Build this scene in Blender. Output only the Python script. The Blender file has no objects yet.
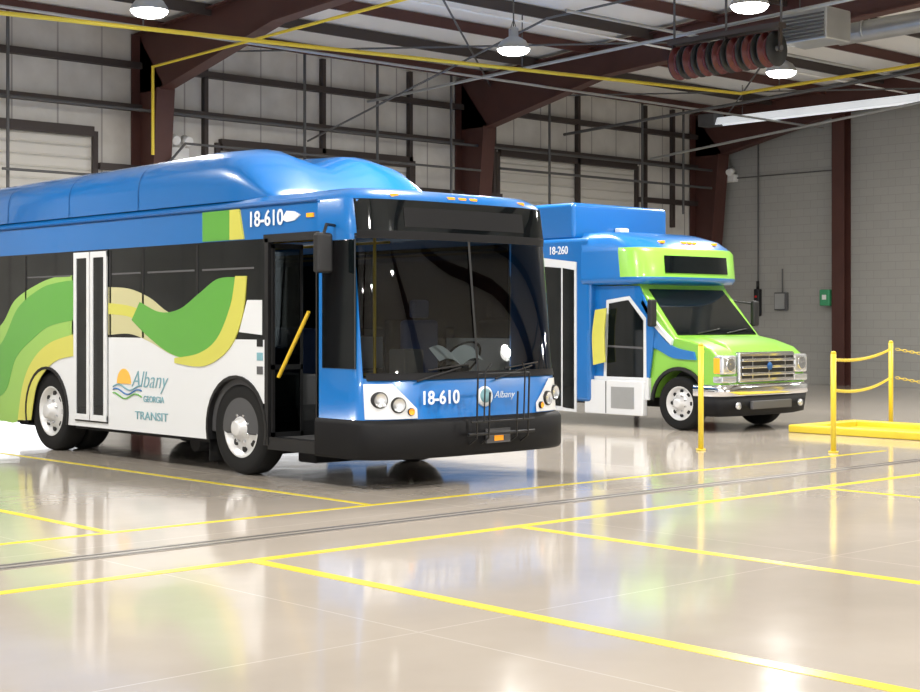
import bpy, bmesh, math, random
from mathutils import Vector, Matrix
random.seed(4)
scene = bpy.context.scene
COL = scene.collection

# ------------------------------------------------------------------ materials
def mat(name, col, rough=0.5, metal=0.0, emit=None, es=0.0, coat=0.0, noise=0.0, nscale=3.0):
    m = bpy.data.materials.new(name); m.use_nodes = True
    nt = m.node_tree; b = nt.nodes["Principled BSDF"]
    b.inputs["Base Color"].default_value = (*col, 1)
    b.inputs["Roughness"].default_value = rough
    b.inputs["Metallic"].default_value = metal
    b.inputs["Coat Weight"].default_value = coat
    b.inputs["Coat Roughness"].default_value = 0.03
    if emit:
        b.inputs["Emission Color"].default_value = (*emit, 1)
        b.inputs["Emission Strength"].default_value = es
    if noise > 0:
        g = nt.nodes.new("ShaderNodeNewGeometry")
        n = nt.nodes.new("ShaderNodeTexNoise"); n.inputs["Scale"].default_value = nscale
        n.inputs["Detail"].default_value = 4
        r = nt.nodes.new("ShaderNodeMapRange")
        r.inputs["To Min"].default_value = 1 - noise; r.inputs["To Max"].default_value = 1 + noise
        mx = nt.nodes.new("ShaderNodeVectorMath"); mx.operation = 'SCALE'
        mx.inputs[0].default_value = col
        nt.links.new(g.outputs["Position"], n.inputs["Vector"])
        nt.links.new(n.outputs["Fac"], r.inputs["Value"])
        nt.links.new(r.outputs["Result"], mx.inputs["Scale"])
        nt.links.new(mx.outputs["Vector"], b.inputs["Base Color"])
    return m

def glass_mat(name, tint, ior=1.5):
    m = bpy.data.materials.new(name); m.use_nodes = True
    nt = m.node_tree; nt.nodes.clear()
    o = nt.nodes.new("ShaderNodeOutputMaterial"); mx = nt.nodes.new("ShaderNodeMixShader")
    t = nt.nodes.new("ShaderNodeBsdfTransparent"); t.inputs[0].default_value = (*tint, 1)
    g = nt.nodes.new("ShaderNodeBsdfGlossy"); g.inputs["Roughness"].default_value = 0.02
    f = nt.nodes.new("ShaderNodeFresnel"); f.inputs["IOR"].default_value = ior
    nt.links.new(f.outputs[0], mx.inputs[0]); nt.links.new(t.outputs[0], mx.inputs[1])
    nt.links.new(g.outputs[0], mx.inputs[2]); nt.links.new(mx.outputs[0], o.inputs[0])
    return m

BLUE = mat("paint_blue", (0.004, 0.145, 0.46), 0.28, coat=0.8)
LIME = mat("paint_lime", (0.24, 0.54, 0.06), 0.3, coat=0.5)
GREEN = mat("paint_green", (0.11, 0.38, 0.05), 0.3, coat=0.5)
LIMES = mat("paint_lime_soft", (0.30, 0.54, 0.10), 0.3, coat=0.5)
YEL = mat("paint_yellow_graphic", (0.62, 0.60, 0.10), 0.3, coat=0.5)
CREAM = mat("paint_cream_graphic", (0.58, 0.55, 0.30), 0.3, coat=0.5)
WHITE = mat("paint_white", (0.74, 0.76, 0.78), 0.3, coat=0.5)
LETTER = mat("letter_white", (0.82, 0.86, 0.9), 0.4)
TEAL = mat("letter_teal", (0.20, 0.40, 0.46), 0.4)
ORANGE = mat("logo_orange", (0.9, 0.50, 0.08), 0.4)
AMBER = mat("lens_amber", (0.9, 0.35, 0.02), 0.2, emit=(1, .35, .02), es=0.4)
REDL = mat("lens_red", (0.6, 0.02, 0.02), 0.2)
BLK = mat("trim_black", (0.007, 0.007, 0.008), 0.5)
BLKM = mat("bumper_black", (0.004, 0.004, 0.005), 0.6)
BLKM.node_tree.nodes["Principled BSDF"].inputs["Specular IOR Level"].default_value = 0.25
BLKG = mat("glass_black", (0.004, 0.006, 0.007), 0.04)
RUB = mat("rubber", (0.010, 0.010, 0.010), 0.85)
RUB.node_tree.nodes["Principled BSDF"].inputs["Specular IOR Level"].default_value = 0.3
RIM = mat("rim_alloy", (0.72, 0.72, 0.72), 0.35, metal=0.3)
CHROME = mat("chrome", (0.75, 0.76, 0.78), 0.12, metal=1.0)
GREYP = mat("plastic_grey", (0.09, 0.09, 0.095), 0.6)
INTER = mat("interior_grey", (0.07, 0.07, 0.073), 0.8)
SEAT = mat("seat_blue", (0.03, 0.055, 0.14), 0.8)
HANDY = mat("handrail_yellow", (0.75, 0.50, 0.03), 0.35)
GLASS = glass_mat("glass_tinted", (0.42, 0.46, 0.46), 1.5)
STEEL = mat("steel_primer_brown", (0.075, 0.026, 0.02), 0.55, noise=0.25, nscale=2)
STEELD = mat("steel_dark", (0.05, 0.038, 0.034), 0.6)
GALV = mat("galvanised", (0.42, 0.43, 0.43), 0.4, metal=0.6, noise=0.15)
CONDUIT = mat("conduit_dark", (0.09, 0.09, 0.09), 0.5)
SAFETY = mat("safety_yellow", (0.74, 0.56, 0.04), 0.4)
LAMPM = mat("lamp_disc", (1, 1, 1), 0.4, emit=(1, 0.98, 0.93), es=16)
TUBEM = mat("heater_metal_glow", (0.8, 0.82, 0.83), 0.3, metal=0.4, emit=(0.9, 0.95, 1), es=0.5)  # emission puts a bright sheen into the heater metal
PAPER = mat("paper", (0.85, 0.85, 0.83), 0.6)
HEADL = mat("headlamp_lens", (0.7, 0.72, 0.75), 0.08, metal=0.7)
SEAM = mat("paint_blue_seam", (.004, .08, .27), .5)
GLOWSTRIP = mat("added_glow_strip", (.8, .8, .8), .5, emit=(.9, .95, 1), es=1.6)  # emissive strip added to lighten the cabin behind the windshield

# ------------------------------------------------------------------ helpers
def root(name, loc):
    e = bpy.data.objects.new(name, None); e.location = loc; e.empty_display_size = 0.3
    COL.objects.link(e); e["_l"] = list(loc); return e
def attach(o, p):
    if p is not None:
        o.parent = p; o.matrix_parent_inverse = Matrix.Translation(Vector(p["_l"])).inverted()
def mesh_obj(name, verts, faces, mats, parent=None, fm=None, smooth=False, recalc=True, bevel=0, seg=2):
    me = bpy.data.meshes.new(name); me.from_pydata([tuple(v) for v in verts], [], faces)
    if not isinstance(mats, (list, tuple)): mats = [mats]
    for m in mats: me.materials.append(m)
    if fm:
        for i, k in enumerate(fm): me.polygons[i].material_index = k
    if recalc:
        bm = bmesh.new(); bm.from_mesh(me)
        bmesh.ops.recalc_face_normals(bm, faces=bm.faces); bm.to_mesh(me); bm.free()
    if smooth:
        for p in me.polygons: p.use_smooth = True
    o = bpy.data.objects.new(name, me); COL.objects.link(o)
    if bevel > 0:
        b = o.modifiers.new("bevel", 'BEVEL'); b.width = bevel; b.segments = seg; b.limit_method = 'ANGLE'
        b.angle_limit = math.radians(35)
        w = o.modifiers.new("wn", 'WEIGHTED_NORMAL')
        for p in me.polygons: p.use_smooth = True
    attach(o, parent); return o
def box(name, a, b, m, parent=None, bevel=0, seg=2):
    x0, y0, z0 = a; x1, y1, z1 = b
    v = [(x0,y0,z0),(x1,y0,z0),(x1,y1,z0),(x0,y1,z0),(x0,y0,z1),(x1,y0,z1),(x1,y1,z1),(x0,y1,z1)]
    f = [(0,3,2,1),(4,5,6,7),(0,1,5,4),(1,2,6,5),(2,3,7,6),(3,0,4,7)]
    return mesh_obj(name, v, f, m, parent, bevel=bevel, seg=seg)
def prism(name, pts, axis, lo, hi, m, parent=None, bevel=0, seg=2):
    def P(p, t):
        if axis == 'X': return (t, p[0], p[1])
        if axis == 'Y': return (p[0], t, p[1])
        return (p[0], p[1], t)
    n = len(pts)
    v = [P(p, lo) for p in pts] + [P(p, hi) for p in pts]
    f = [tuple(range(n)), tuple(range(2*n-1, n-1, -1))]
    for i in range(n): j = (i+1) % n; f.append((i, j, n+j, n+i))
    return mesh_obj(name, v, f, m, parent, bevel=bevel, seg=seg)
def cyl(name, p0, p1, r, m, parent=None, seg=16, r2=None):
    p0 = Vector(p0); p1 = Vector(p1); d = (p1-p0).normalized(); r2 = r if r2 is None else r2
    a = d.orthogonal().normalized(); b = d.cross(a)
    v = []; 
    for (c, rr) in ((p0, r), (p1, r2)):
        for i in range(seg):
            t = 2*math.pi*i/seg; v.append(c + a*rr*math.cos(t) + b*rr*math.sin(t))
    f = [tuple(range(seg)), tuple(range(2*seg-1, seg-1, -1))]
    for i in range(seg): j = (i+1) % seg; f.append((i, j, seg+j, seg+i))
    o = mesh_obj(name, v, f, m, parent)
    for p in o.data.polygons:
        if len(p.vertices) == 4: p.use_smooth = True
    return o
def tube(name, pts, r, m, parent=None, res=3, cyclic=False):
    c = bpy.data.curves.new(name, 'CURVE'); c.dimensions = '3D'; c.bevel_depth = r; c.bevel_resolution = res
    s = c.splines.new('POLY'); s.points.add(len(pts)-1); s.use_cyclic_u = cyclic
    for i, p in enumerate(pts): s.points[i].co = (*p, 1)
    c.use_fill_caps = True; c.materials.append(m)
    o = bpy.data.objects.new(name, c); COL.objects.link(o); attach(o, parent); return o
def lathe(name, c, ax, profile, mats, parent=None, seg=40):
    """profile: list (r, a, material index of the segment that FOLLOWS)"""
    c = Vector(c); ax = Vector(ax).normalized(); a = ax.orthogonal().normalized(); b = ax.cross(a)
    v = []; f = []; fm = []
    for (r, h, k) in profile:
        for i in range(seg):
            t = 2*math.pi*i/seg; v.append(c + ax*h + a*r*math.cos(t) + b*r*math.sin(t))
    for s in range(len(profile)-1):
        for i in range(seg):
            j = (i+1) % seg
            f.append((s*seg+i, s*seg+j, (s+1)*seg+j, (s+1)*seg+i)); fm.append(profile[s][2])
    return mesh_obj(name, v, f, mats, parent, fm=fm, smooth=True)
def catmull(pts, n=8):
    P = [pts[0]] + list(pts) + [pts[-1]]; out = []
    for i in range(1, len(P)-2):
        for k in range(n):
            t = k/n; q = []
            for d in range(2):
                p0, p1, p2, p3 = P[i-1][d], P[i][d], P[i+1][d], P[i+2][d]
                q.append(0.5*((2*p1)+(-p0+p2)*t+(2*p0-5*p1+4*p2-p3)*t*t+(-p0+3*p1-3*p2+p3)*t**3))
            out.append(tuple(q))
    out.append(tuple(pts[-1])); return out
def text(name, body, loc, size, m, face, parent=None, ex=0.003, align='LEFT', sx=1.0, shear=0.0, off=0.0):
    c = bpy.data.curves.new(name, 'FONT'); c.body = body; c.size = size; c.extrude = ex; c.align_x = align
    c.shear = shear; c.offset = off
    c.materials.append(m)
    o = bpy.data.objects.new(name, c); COL.objects.link(o)
    if face == '-X': R = Matrix(((0,0,-1),(-1,0,0),(0,1,0)))
    else: R = Matrix(((1,0,0),(0,0,-1),(0,1,0)))
    M = Matrix.Translation(Vector(loc)) @ R.to_4x4() @ Matrix.Diagonal((sx, 1, 1, 1))
    if parent is not None:
        o.parent = parent; o.matrix_parent_inverse = Matrix.Translation(Vector(parent["_l"])).inverted()
    o.matrix_basis = M
    return o
# pixel conversion: image pixel coordinates -> (Y, z) on a real vehicle side plane X=const
def S(u, v, X=9.0):
    t = (u-460)/1529; Y = X*(0.7355-0.6775*t)/(0.678+0.735*t); d = .6775*X+.735*Y
    return (Y, 1.6+(320-v)*d/1529)
def SS(pts, X=9.0): return [S(u, v, X) for u, v in pts]

def arch_arc(cy, cz, r, z, n=14):
    a0 = math.asin((z-cz)/r); out = []
    for i in range(n+1):
        a = a0 + (math.pi-2*a0)*i/n
        out.append((cy+r*math.cos(a), cz+r*math.sin(a)))
    return out

def front_loft(name, xc, levels, cellmat, mats, parent, nth=28, p=2.8):
    rows = []
    for (z, yf, hw, D, ye) in levels:
        r = [(xc-hw, ye, z)]
        for i in range(nth+1):
            th = -math.pi/2 + math.pi*i/nth; s = math.sin(th); c = max(0, math.cos(th))
            u = math.copysign(abs(s)**(2/p), s); w = c**(2/p)
            r.append((xc+u*hw, yf+D*(1-w), z))
        r.append((xc+hw, ye, z)); rows.append(r)
    n = len(rows[0]); v = [q for r in rows for q in r]; f = []; fm = []
    for L in range(len(rows)-1):
        for i in range(n-1):
            if i == 0: um = -1.5
            elif i == n-2: um = 1.5
            else:
                th = -math.pi/2 + math.pi*(i-.5)/nth; s = math.sin(th); um = math.copysign(abs(s)**(2/p), s)
            k = cellmat(L, um)
            if k is None: continue
            f.append((L*n+i, L*n+i+1, (L+1)*n+i+1, (L+1)*n+i)); fm.append(k)
    return mesh_obj(name, v, f, mats, parent, fm=fm, smooth=True, recalc=False)
def front_y(x, xc, yf, hw, D, p=2.8):
    u = min(0.999, abs(x-xc)/hw) if hw > .01 else 0.9; return yf + D*(1-(1-u**p)**(1/p))

def wheel(name, c, sgn, R, parent, w=0.28, dual=False, rimmat=RIM):
    k = R/0.48
    prof = [(.29*k,-w,0),(.45*k,-w,0),(.48*k,-w+.04,0),(.48*k,-.05,0),(.465*k,-.015,0),(.43*k,0,0),(.34*k,.0,0),(.305*k,-.015,1),
            (.295*k,-.01,1),(.28*k,-.02,1),(.262*k,-.07,1),(.22*k,-.075,1),(.16*k,-.035,1),(.125*k,-.03,1),(.12*k,.0,1),(.09*k,.015,1),(.085*k,.05,1),(.06*k,.06,1),(.001,.06,1)]
    lathe(name, c, (sgn,0,0), prof, [RUB, rimmat], parent, 48)
    if dual:
        c2 = (c[0]-sgn*(w+.05), c[1], c[2]); lathe(name+"_inner", c2, (sgn,0,0), [(q[0],q[1],0) for q in prof[:8]]+[(0.01,-.02,0)], [RUB, RIM], parent, 32)
    for i in range(8):
        a = 2*math.pi*i/8; yy = c[1]+.215*k*math.cos(a); zz = c[2]+.215*k*math.sin(a)
        cyl(name+"_hole%d"%i, (c[0]-sgn*.085, yy, zz), (c[0]-sgn*.058, yy, zz), .036*k, BLK, parent, 12)
        a += math.pi/8; yy = c[1]+.142*k*math.cos(a); zz = c[2]+.142*k*math.sin(a)
        cyl(name+"_nut%d"%i, (c[0]-sgn*.04, yy, zz), (c[0]+sgn*.0, yy, zz), .014*k, CHROME, parent, 8)

# ------------------------------------------------------------------ room
XR, YB = 32.4, 25.5
XL, YF = -14.0, -9.0
def roofz(y): return 7.1 + (YB-y)*0.055 if y > 8.25 else 7.1+(YB-8.25)*.055 - (8.25-y)*.055
def room_mats():
    m = bpy.data.materials.new("polished_concrete"); m.use_nodes = True; nt = m.node_tree; b = nt.nodes["Principled BSDF"]
    g = nt.nodes.new("ShaderNodeNewGeometry")
    n1 = nt.nodes.new("ShaderNodeTexNoise"); n1.inputs["Scale"].default_value = .7; n1.inputs["Detail"].default_value = 6
    cr = nt.nodes.new("ShaderNodeValToRGB")
    cr.color_ramp.elements[0].position = .3; cr.color_ramp.elements[0].color = (.405, .36, .31, 1)
    cr.color_ramp.elements[1].position = .7; cr.color_ramp.elements[1].color = (.475, .425, .37, 1)
    nt.links.new(g.outputs["Position"], n1.inputs["Vector"]); nt.links.new(n1.outputs["Fac"], cr.inputs["Fac"])
    sep = nt.nodes.new("ShaderNodeSeparateXYZ"); nt.links.new(g.outputs["Position"], sep.inputs[0])
    prev = None
    for ax, off, per in (("X", 2.35, 3.75), ("Y", 1.6, 3.75)):
        a = nt.nodes.new("ShaderNodeMath"); a.operation = 'ADD'; a.inputs[1].default_value = off+100*per
        d = nt.nodes.new("ShaderNodeMath"); d.operation = 'DIVIDE'; d.inputs[1].default_value = per
        fr = nt.nodes.new("ShaderNodeMath"); fr.operation = 'FRACT'
        lt = nt.nodes.new("ShaderNodeMath"); lt.operation = 'LESS_THAN'; lt.inputs[1].default_value = .012/per*1.0
        nt.links.new(sep.outputs[ax], a.inputs[0]); nt.links.new(a.outputs[0], d.inputs[0])
        nt.links.new(d.outputs[0], fr.inputs[0]); nt.links.new(fr.outputs[0], lt.inputs[0])
        if prev is None: prev = lt
        else:
            mm = nt.nodes.new("ShaderNodeMath"); mm.operation = 'MAXIMUM'
            nt.links.new(prev.outputs[0], mm.inputs[0]); nt.links.new(lt.outputs[0], mm.inputs[1]); prev = mm
    mix = nt.nodes.new("ShaderNodeMix"); mix.data_type = 'RGBA'
    nt.links.new(prev.outputs[0], mix.inputs[0]); nt.links.new(cr.outputs["Color"], mix.inputs[6])
    mix.inputs[7].default_value = (.56, .51, .45, 1)
    nt.links.new(mix.outputs[2], b.inputs["Base Color"])
    n2 = nt.nodes.new("ShaderNodeTexNoise"); n2.inputs["Scale"].default_value = 1.5; n2.inputs["Detail"].default_value = 5
    nt.links.new(g.outputs["Position"], n2.inputs["Vector"])
    mr = nt.nodes.new("ShaderNodeMapRange"); mr.inputs["To Min"].default_value = .05; mr.inputs["To Max"].default_value = .15
    nt.links.new(n2.outputs["Fac"], mr.inputs["Value"]); nt.links.new(mr.outputs["Result"], b.inputs["Roughness"])
    b.inputs["IOR"].default_value = 1.6
    n3 = nt.nodes.new("ShaderNodeTexNoise"); n3.inputs["Scale"].default_value = 2.2; n3.inputs["Detail"].default_value = 2
    bp = nt.nodes.new("ShaderNodeBump"); bp.inputs["Strength"].default_value = .05; bp.inputs["Distance"].default_value = .03
    nt.links.new(g.outputs["Position"], n3.inputs["Vector"]); nt.links.new(n3.outputs["Fac"], bp.inputs["Height"])
    nt.links.new(bp.outputs[0], b.inputs["Normal"])
    w = bpy.data.materials.new("painted_block"); w.use_nodes = True; nt = w.node_tree; b = nt.nodes["Principled BSDF"]
    g = nt.nodes.new("ShaderNodeNewGeometry"); sp = nt.nodes.new("ShaderNodeSeparateXYZ"); cb = nt.nodes.new("ShaderNodeCombineXYZ")
    nt.links.new(g.outputs["Position"], sp.inputs[0]); nt.links.new(sp.outputs["Y"], cb.inputs["X"]); nt.links.new(sp.outputs["Z"], cb.inputs["Y"])
    br = nt.nodes.new("ShaderNodeTexBrick"); br.inputs["Scale"].default_value = 1; br.inputs["Brick Width"].default_value = .4
    br.inputs["Row Height"].default_value = .2; br.inputs["Mortar Size"].default_value = .006
    br.inputs["Color1"].default_value = (.38, .375, .35, 1); br.inputs["Color2"].default_value = (.36, .355, .33, 1)
    br.inputs["Mortar"].default_value = (.30, .295, .275, 1)
    nt.links.new(cb.outputs[0], br.inputs["Vector"]); nt.links.new(br.outputs["Color"], b.inputs["Base Color"])
    b.inputs["Roughness"].default_value = .6
    s = bpy.data.materials.new("insulated_panel"); s.use_nodes = True; nt = s.node_tree; b = nt.nodes["Principled BSDF"]
    g = nt.nodes.new("ShaderNodeNewGeometry"); sp = nt.nodes.new("ShaderNodeSeparateXYZ")
    nt.links.new(g.outputs["Position"], sp.inputs[0])
    a = nt.nodes.new("ShaderNodeMath"); a.operation = 'DIVIDE'; a.inputs[1].default_value = 0.9
    fr = nt.nodes.new("ShaderNodeMath"); fr.operation = 'FRACT'; lt = nt.nodes.new("ShaderNodeMath"); lt.operation = 'LESS_THAN'; lt.inputs[1].default_value = .04
    nt.links.new(sp.outputs["X"], a.inputs[0]); nt.links.new(a.outputs[0], fr.inputs[0]); nt.links.new(fr.outputs[0], lt.inputs[0])
    n = nt.nodes.new("ShaderNodeTexNoise"); n.inputs["Scale"].default_value = 1.2; n.inputs["Detail"].default_value = 5
    nt.links.new(g.outputs["Position"], n.inputs["Vector"])
    cr = nt.nodes.new("ShaderNodeValToRGB"); cr.color_ramp.elements[0].position = .3; cr.color_ramp.elements[0].color = (.52, .495, .45, 1)
    cr.color_ramp.elements[1].position = .7; cr.color_ramp.elements[1].color = (.72, .70, .65, 1)
    nt.links.new(n.outputs["Fac"], cr.inputs["Fac"])
    mix = nt.nodes.new("ShaderNodeMix"); mix.data_type = 'RGBA'; nt.links.new(lt.outputs[0], mix.inputs[0])
    nt.links.new(cr.outputs["Color"], mix.inputs[6]); mix.inputs[7].default_value = (.36, .34, .31, 1)
    nt.links.new(mix.outputs[2], b.inputs["Base Color"]); b.inputs["Roughness"].default_value = .6
    return m, w, s
FLOORM, BLOCKM, PANELM = room_mats()
CEILM = mat("roof_insulation", (.86, .85, .82), .7, noise=.06, nscale=.8)
DOORM = mat("rollup_door", (.64, .62, .57), .5)
WALLM = mat("wall_paint", (.5, .49, .46), .7)

box("floor", (XL, YF, -.2), (XR, YB, 0), FLOORM)
prism("ceiling", [(YF, roofz(YF)), (8.25, roofz(8.25)), (YB, roofz(YB)), (YB, roofz(YB)+.2), (8.25, roofz(8.25)+.2), (YF, roofz(YF)+.2)], 'X', XL, XR+.3, CEILM)
prism("wall_right", [(YF, -.2), (YB, -.2), (YB, roofz(YB)), (8.25, roofz(8.25)), (YF, roofz(YF))], 'X', XR, XR+.3, BLOCKM)
wb = root("wall_back", (9, YB+.1, 0))
opens = [(9.0, 14.2, 5.0), (17.0, 22.0, 5.0), (24.7, 29.5, 5.4)]
xp = XL
for i, (a, c, h) in enumerate(opens):
    box("panel_%d" % i, (xp, YB, -.2), (a, YB+.2, 7.2), PANELM, wb)
    box("header_%d" % i, (a, YB, h), (c, YB+.2, 7.2), PANELM, wb); xp = c
box("panel_end", (xp, YB, -.2), (XR+.3, YB+.2, 7.2), PANELM, wb)
for i, (a, c, h) in enumerate(opens):
    bot = (1.3, 1.1, 0.0)[i]
    d = root("door_%d" % (i+1), ((a+c)/2, YB+.1, bot))
    z = bot; k = 0
    while z < h:
        z1 = min(z+.22, h)
        prism("slat_%d" % k, [(YB+.05, z), (YB+.02, z+.04), (YB+.02, z1-.04), (YB+.05, z1-.005), (YB+.12, z1-.005), (YB+.12, z)], 'X', a, c, DOORM, d)
        z = z1; k += 1
    for xx in (a-.1, c): box("jamb_%d" % k, (xx, YB-.08, 0), (xx+.1, YB, h+.1), STEELD, d); k += 1
    box("drum", (a, YB-.12, h), (c, YB, h+.18), STEELD, d)
wl = root("wall_left", (XL, 8, 0))
yy = YF
for i, (a, c) in enumerate([(-6, -1), (2, 7), (10, 15), (18, 23)]):
    box("pier_%d" % i, (XL-.3, yy, -.2), (XL, a, 8), WALLM, wl); box("header_%d" % i, (XL-.3, a, 5), (XL, c, 8), WALLM, wl); yy = c
box("pier_end", (XL-.3, yy, -.2), (XL, YB, 8), WALLM, wl)
wf = root("wall_front", (8, YF, 0)); xx = XL
for i, (a, c) in enumerate([(-9, -4), (0, 5), (9, 14), (20, 25)]):
    box("pier_%d" % i, (xx, YF-.3, -.2), (a, YF, 7.2), WALLM, wf); box("header_%d" % i, (a, YF-.3, 4.6), (c, YF, 7.2), WALLM, wf); xx = c
box("pier_end", (xx, YF-.3, -.2), (XR+.3, YF, 7.2), WALLM, wf)

# steel frame
for i, x in enumerate((-1.5, 6.9, 15.2, 23.5, 31.9)):
    f = root("steel_column", (x, YB-.4, 0))
    def flange(nm, p, q, th=.03, w=.3):
        p = Vector((x, p[0], p[1])); q = Vector((x, q[0], q[1])); d = (q-p).normalized(); nrm = Vector((0, -d.z, d.y))
        v = []
        for c in (p, q):
            for sx, sn in ((-1, 0), (1, 0), (1, 1), (-1, 1)): v.append(c + Vector((sx*w/2, 0, 0)) + nrm*th*sn)
        mesh_obj(nm, v, [(0,1,2,3),(4,7,6,5),(0,4,5,1),(1,5,6,2),(2,6,7,3),(3,7,4,0)], STEEL, f)
    w = .38 if x < 31 else .45
    prism("web", [(YB-.02, 0), (YB-.02, 7.0), (YB-.95, 5.9), (YB-.4, 0)], 'X', x-.012, x+.012, STEEL, f)
    flange("flange_outer", (YB-.04, 0), (YB-.04, 7.0), w=w); flange("flange_inner", (YB-.4, 0), (YB-.95, 5.9), w=w)
    box("base_plate", (x-.22, YB-.5, 0), (x+.22, YB-.02, .03), STEELD, f)
    r0 = [(YB-.02, roofz(YB)-.05), (8.25, roofz(8.25)-.05), (8.25, roofz(8.25)-.75), (YB-4.5, roofz(YB-4.5)-.7), (YB-.95, 5.9), (YB-.02, 5.9)]
    prism("rafter_web", r0, 'X', x-.012, x+.012, STEEL, f)
    flange("rafter_bottom_a", (YB-.95, 5.9), (YB-4.5, roofz(YB-4.5)-.7), w=.28)
    flange("rafter_bottom_b", (YB-4.5, roofz(YB-4.5)-.7), (8.25, roofz(8.25)-.75), w=.28)
    flange("rafter_top", (YB-.02, roofz(YB)-.09), (8.25, roofz(8.25)-.09), w=.28)
    prism("rafter_web_far", [(8.25, roofz(8.25)-.05), (YF+.1, roofz(YF)-.05), (YF+.1, roofz(YF)-.75), (8.25, roofz(8.25)-.75)], 'X', x-.012, x+.012, STEEL, f)
    flange("rafter_bottom_far", (8.25, roofz(8.25)-.75), (YF+.1, roofz(YF)-.75), w=.28)
pr = root("roof_purlins", (9, 18, 7.2)); y = YB-.9; k = 0
while y > 4:
    box("purlin_%d" % k, (XL, y, roofz(y)-.22), (XR, y+.06, roofz(y)-.02), STEEL if k % 2 == 0 else STEELD, pr)
    y -= 1.6; k += 1
ec = root("end_wall_column", (XR-.15, 21.2, 0))
box("web", (XR-.3, 21.19, 0), (XR, 21.21, roofz(21)-.1), STEEL, ec)
box("flange", (XR-.32, 21.03, 0), (XR-.29, 21.37, roofz(21)-.1), STEEL, ec)
box("flange_wall", (XR-.03, 21.03, 0), (XR-.0, 21.37, roofz(21)-.1), STEEL, ec)
box("end_rafter", (XR-.25, 8, 6.95), (XR-.0, YB-.1, 7.2), STEEL, ec)
gr = root("wall_girts", (10, YB-.1, 5))
for i, z in enumerate((5.55, 6.35)):
    box("girt_%d" % i, (XL, YB-.16, z), (XR-.1, YB-.002, z+.12), STEELD, gr)
for i, x in enumerate((11.5, 16.6, 19.5, 21.9, 24.45, 27.3, 29.8, 30.9)):
    box("stud_%d" % i, (x, YB-.12, 4.0 if i % 2 else 3.0), (x+.09, YB-.002, 7.05), STEELD, gr)
for i, (a, c, z) in enumerate(((14.3, 17.0, 4.4), (17, 22, 4.95), (22, 24.7, 4.4), (29.6, 32, 4.6))):
    box("rail_%d" % i, (a, YB-.16, z), (c, YB-.002, z+.12), STEELD, gr)
cp = root("ceiling_conduits", (16, 18, 6.5))
tube("pipe_a", [(8, 24.9, 5.5), (32, 24.9, 5.5)], .03, CONDUIT, cp)
tube("pipe_b", [(12, 24.6, 4.2), (15.0, 24.6, 4.2), (15.6, 24.5, 4.9), (23.2, 24.5, 4.9)], .025, CONDUIT, cp)
tube("pipe_c", [(23.9, 24.6, 5.0), (31.5, 24.6, 5.0)], .03, CONDUIT, cp)
tube("pipe_d", [(6, 21.5, 6.3), (31.9, 21.5, 6.3)], .025, GALV, cp)
tube("pipe_e", [(18, 17.0, 6.6), (32.2, 17.0, 6.6)], .03, GALV, cp)
tube("pipe_f", [(20.4, 8, 6.7), (20.4, 25, 6.2)], .03, GALV, cp)
tube("pipe_g", [(26.4, 8, 6.7), (26.4, 25, 6.0)], .035, CONDUIT, cp)
tube("pipe_h", [(18.6, 24.7, 5.2), (18.6, 18, 6.7), (18.6, 8, 6.9)], .02, CONDUIT, cp)
tube("pipe_i", [(29.2, 24.7, 5.6), (29.2, 8, 7.0)], .03, GALV, cp)
tube("pipe_j", [(16, 19.2, 6.9), (32, 19.2, 6.9)], .02, PAPER, cp)
for i, (x0, y0, x1, y1) in enumerate(((15.2, 24.5, 23.5, 17), (15.2, 17, 23.5, 24.5), (23.5, 24.5, 31.9, 17), (23.5, 17, 31.9, 24.5))):
    tube("brace_%d" % i, [(x0, y0, 6.55), (x1, y1, 6.8)], .018, CONDUIT, cp)
for i, (x, y, z0) in enumerate(((12.2, 24.8, 3.0), (18.6, 24.8, 3.4), (20.5, 24.8, 3.8), (22.6, 24.8, 3.0), (25.7, 24.8, 4), (29.0, 24.8, 4.1), (30.6, 24.8, 4.3))):
    tube("drop_%d" % i, [(x, y, z0), (x, y, roofz(y)-.05)], .03, CONDUIT, cp)
tube("wall_cable", [(XR-.06, 23.75, 2.6), (XR-.06, 23.75, 7.1)], .022, CONDUIT, cp)
tube("wall_pipe_low", [(XR-.06, 21.4, 5.3), (XR-.06, 25, 5.3)], .015, CONDUIT, cp)

gp = root("gas_pipe", (12, 20, 6))
tube("main", [(8, 20.0, 5.82), (26.6, 20.0, 6.45), (26.6, 9.0, 6.7)], .035, SAFETY, gp)
tube("main_hanger_1", [(12, 20, 6.0), (12, 20, roofz(20)-.02)], .012, CONDUIT, gp)
tube("main_hanger_2", [(20, 20, 6.2), (20, 20, roofz(20)-.02)], .012, CONDUIT, gp)
tube("main_hanger_3", [(26.6, 19, 6.4), (26.6, 19, roofz(19)-.02)], .012, CONDUIT, gp)
tube("branch", [(14.72, 24.2, 4.6), (14.72, 24.2, 6.2), (14.72, 12, 6.45)], .03, SAFETY, gp)

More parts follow.
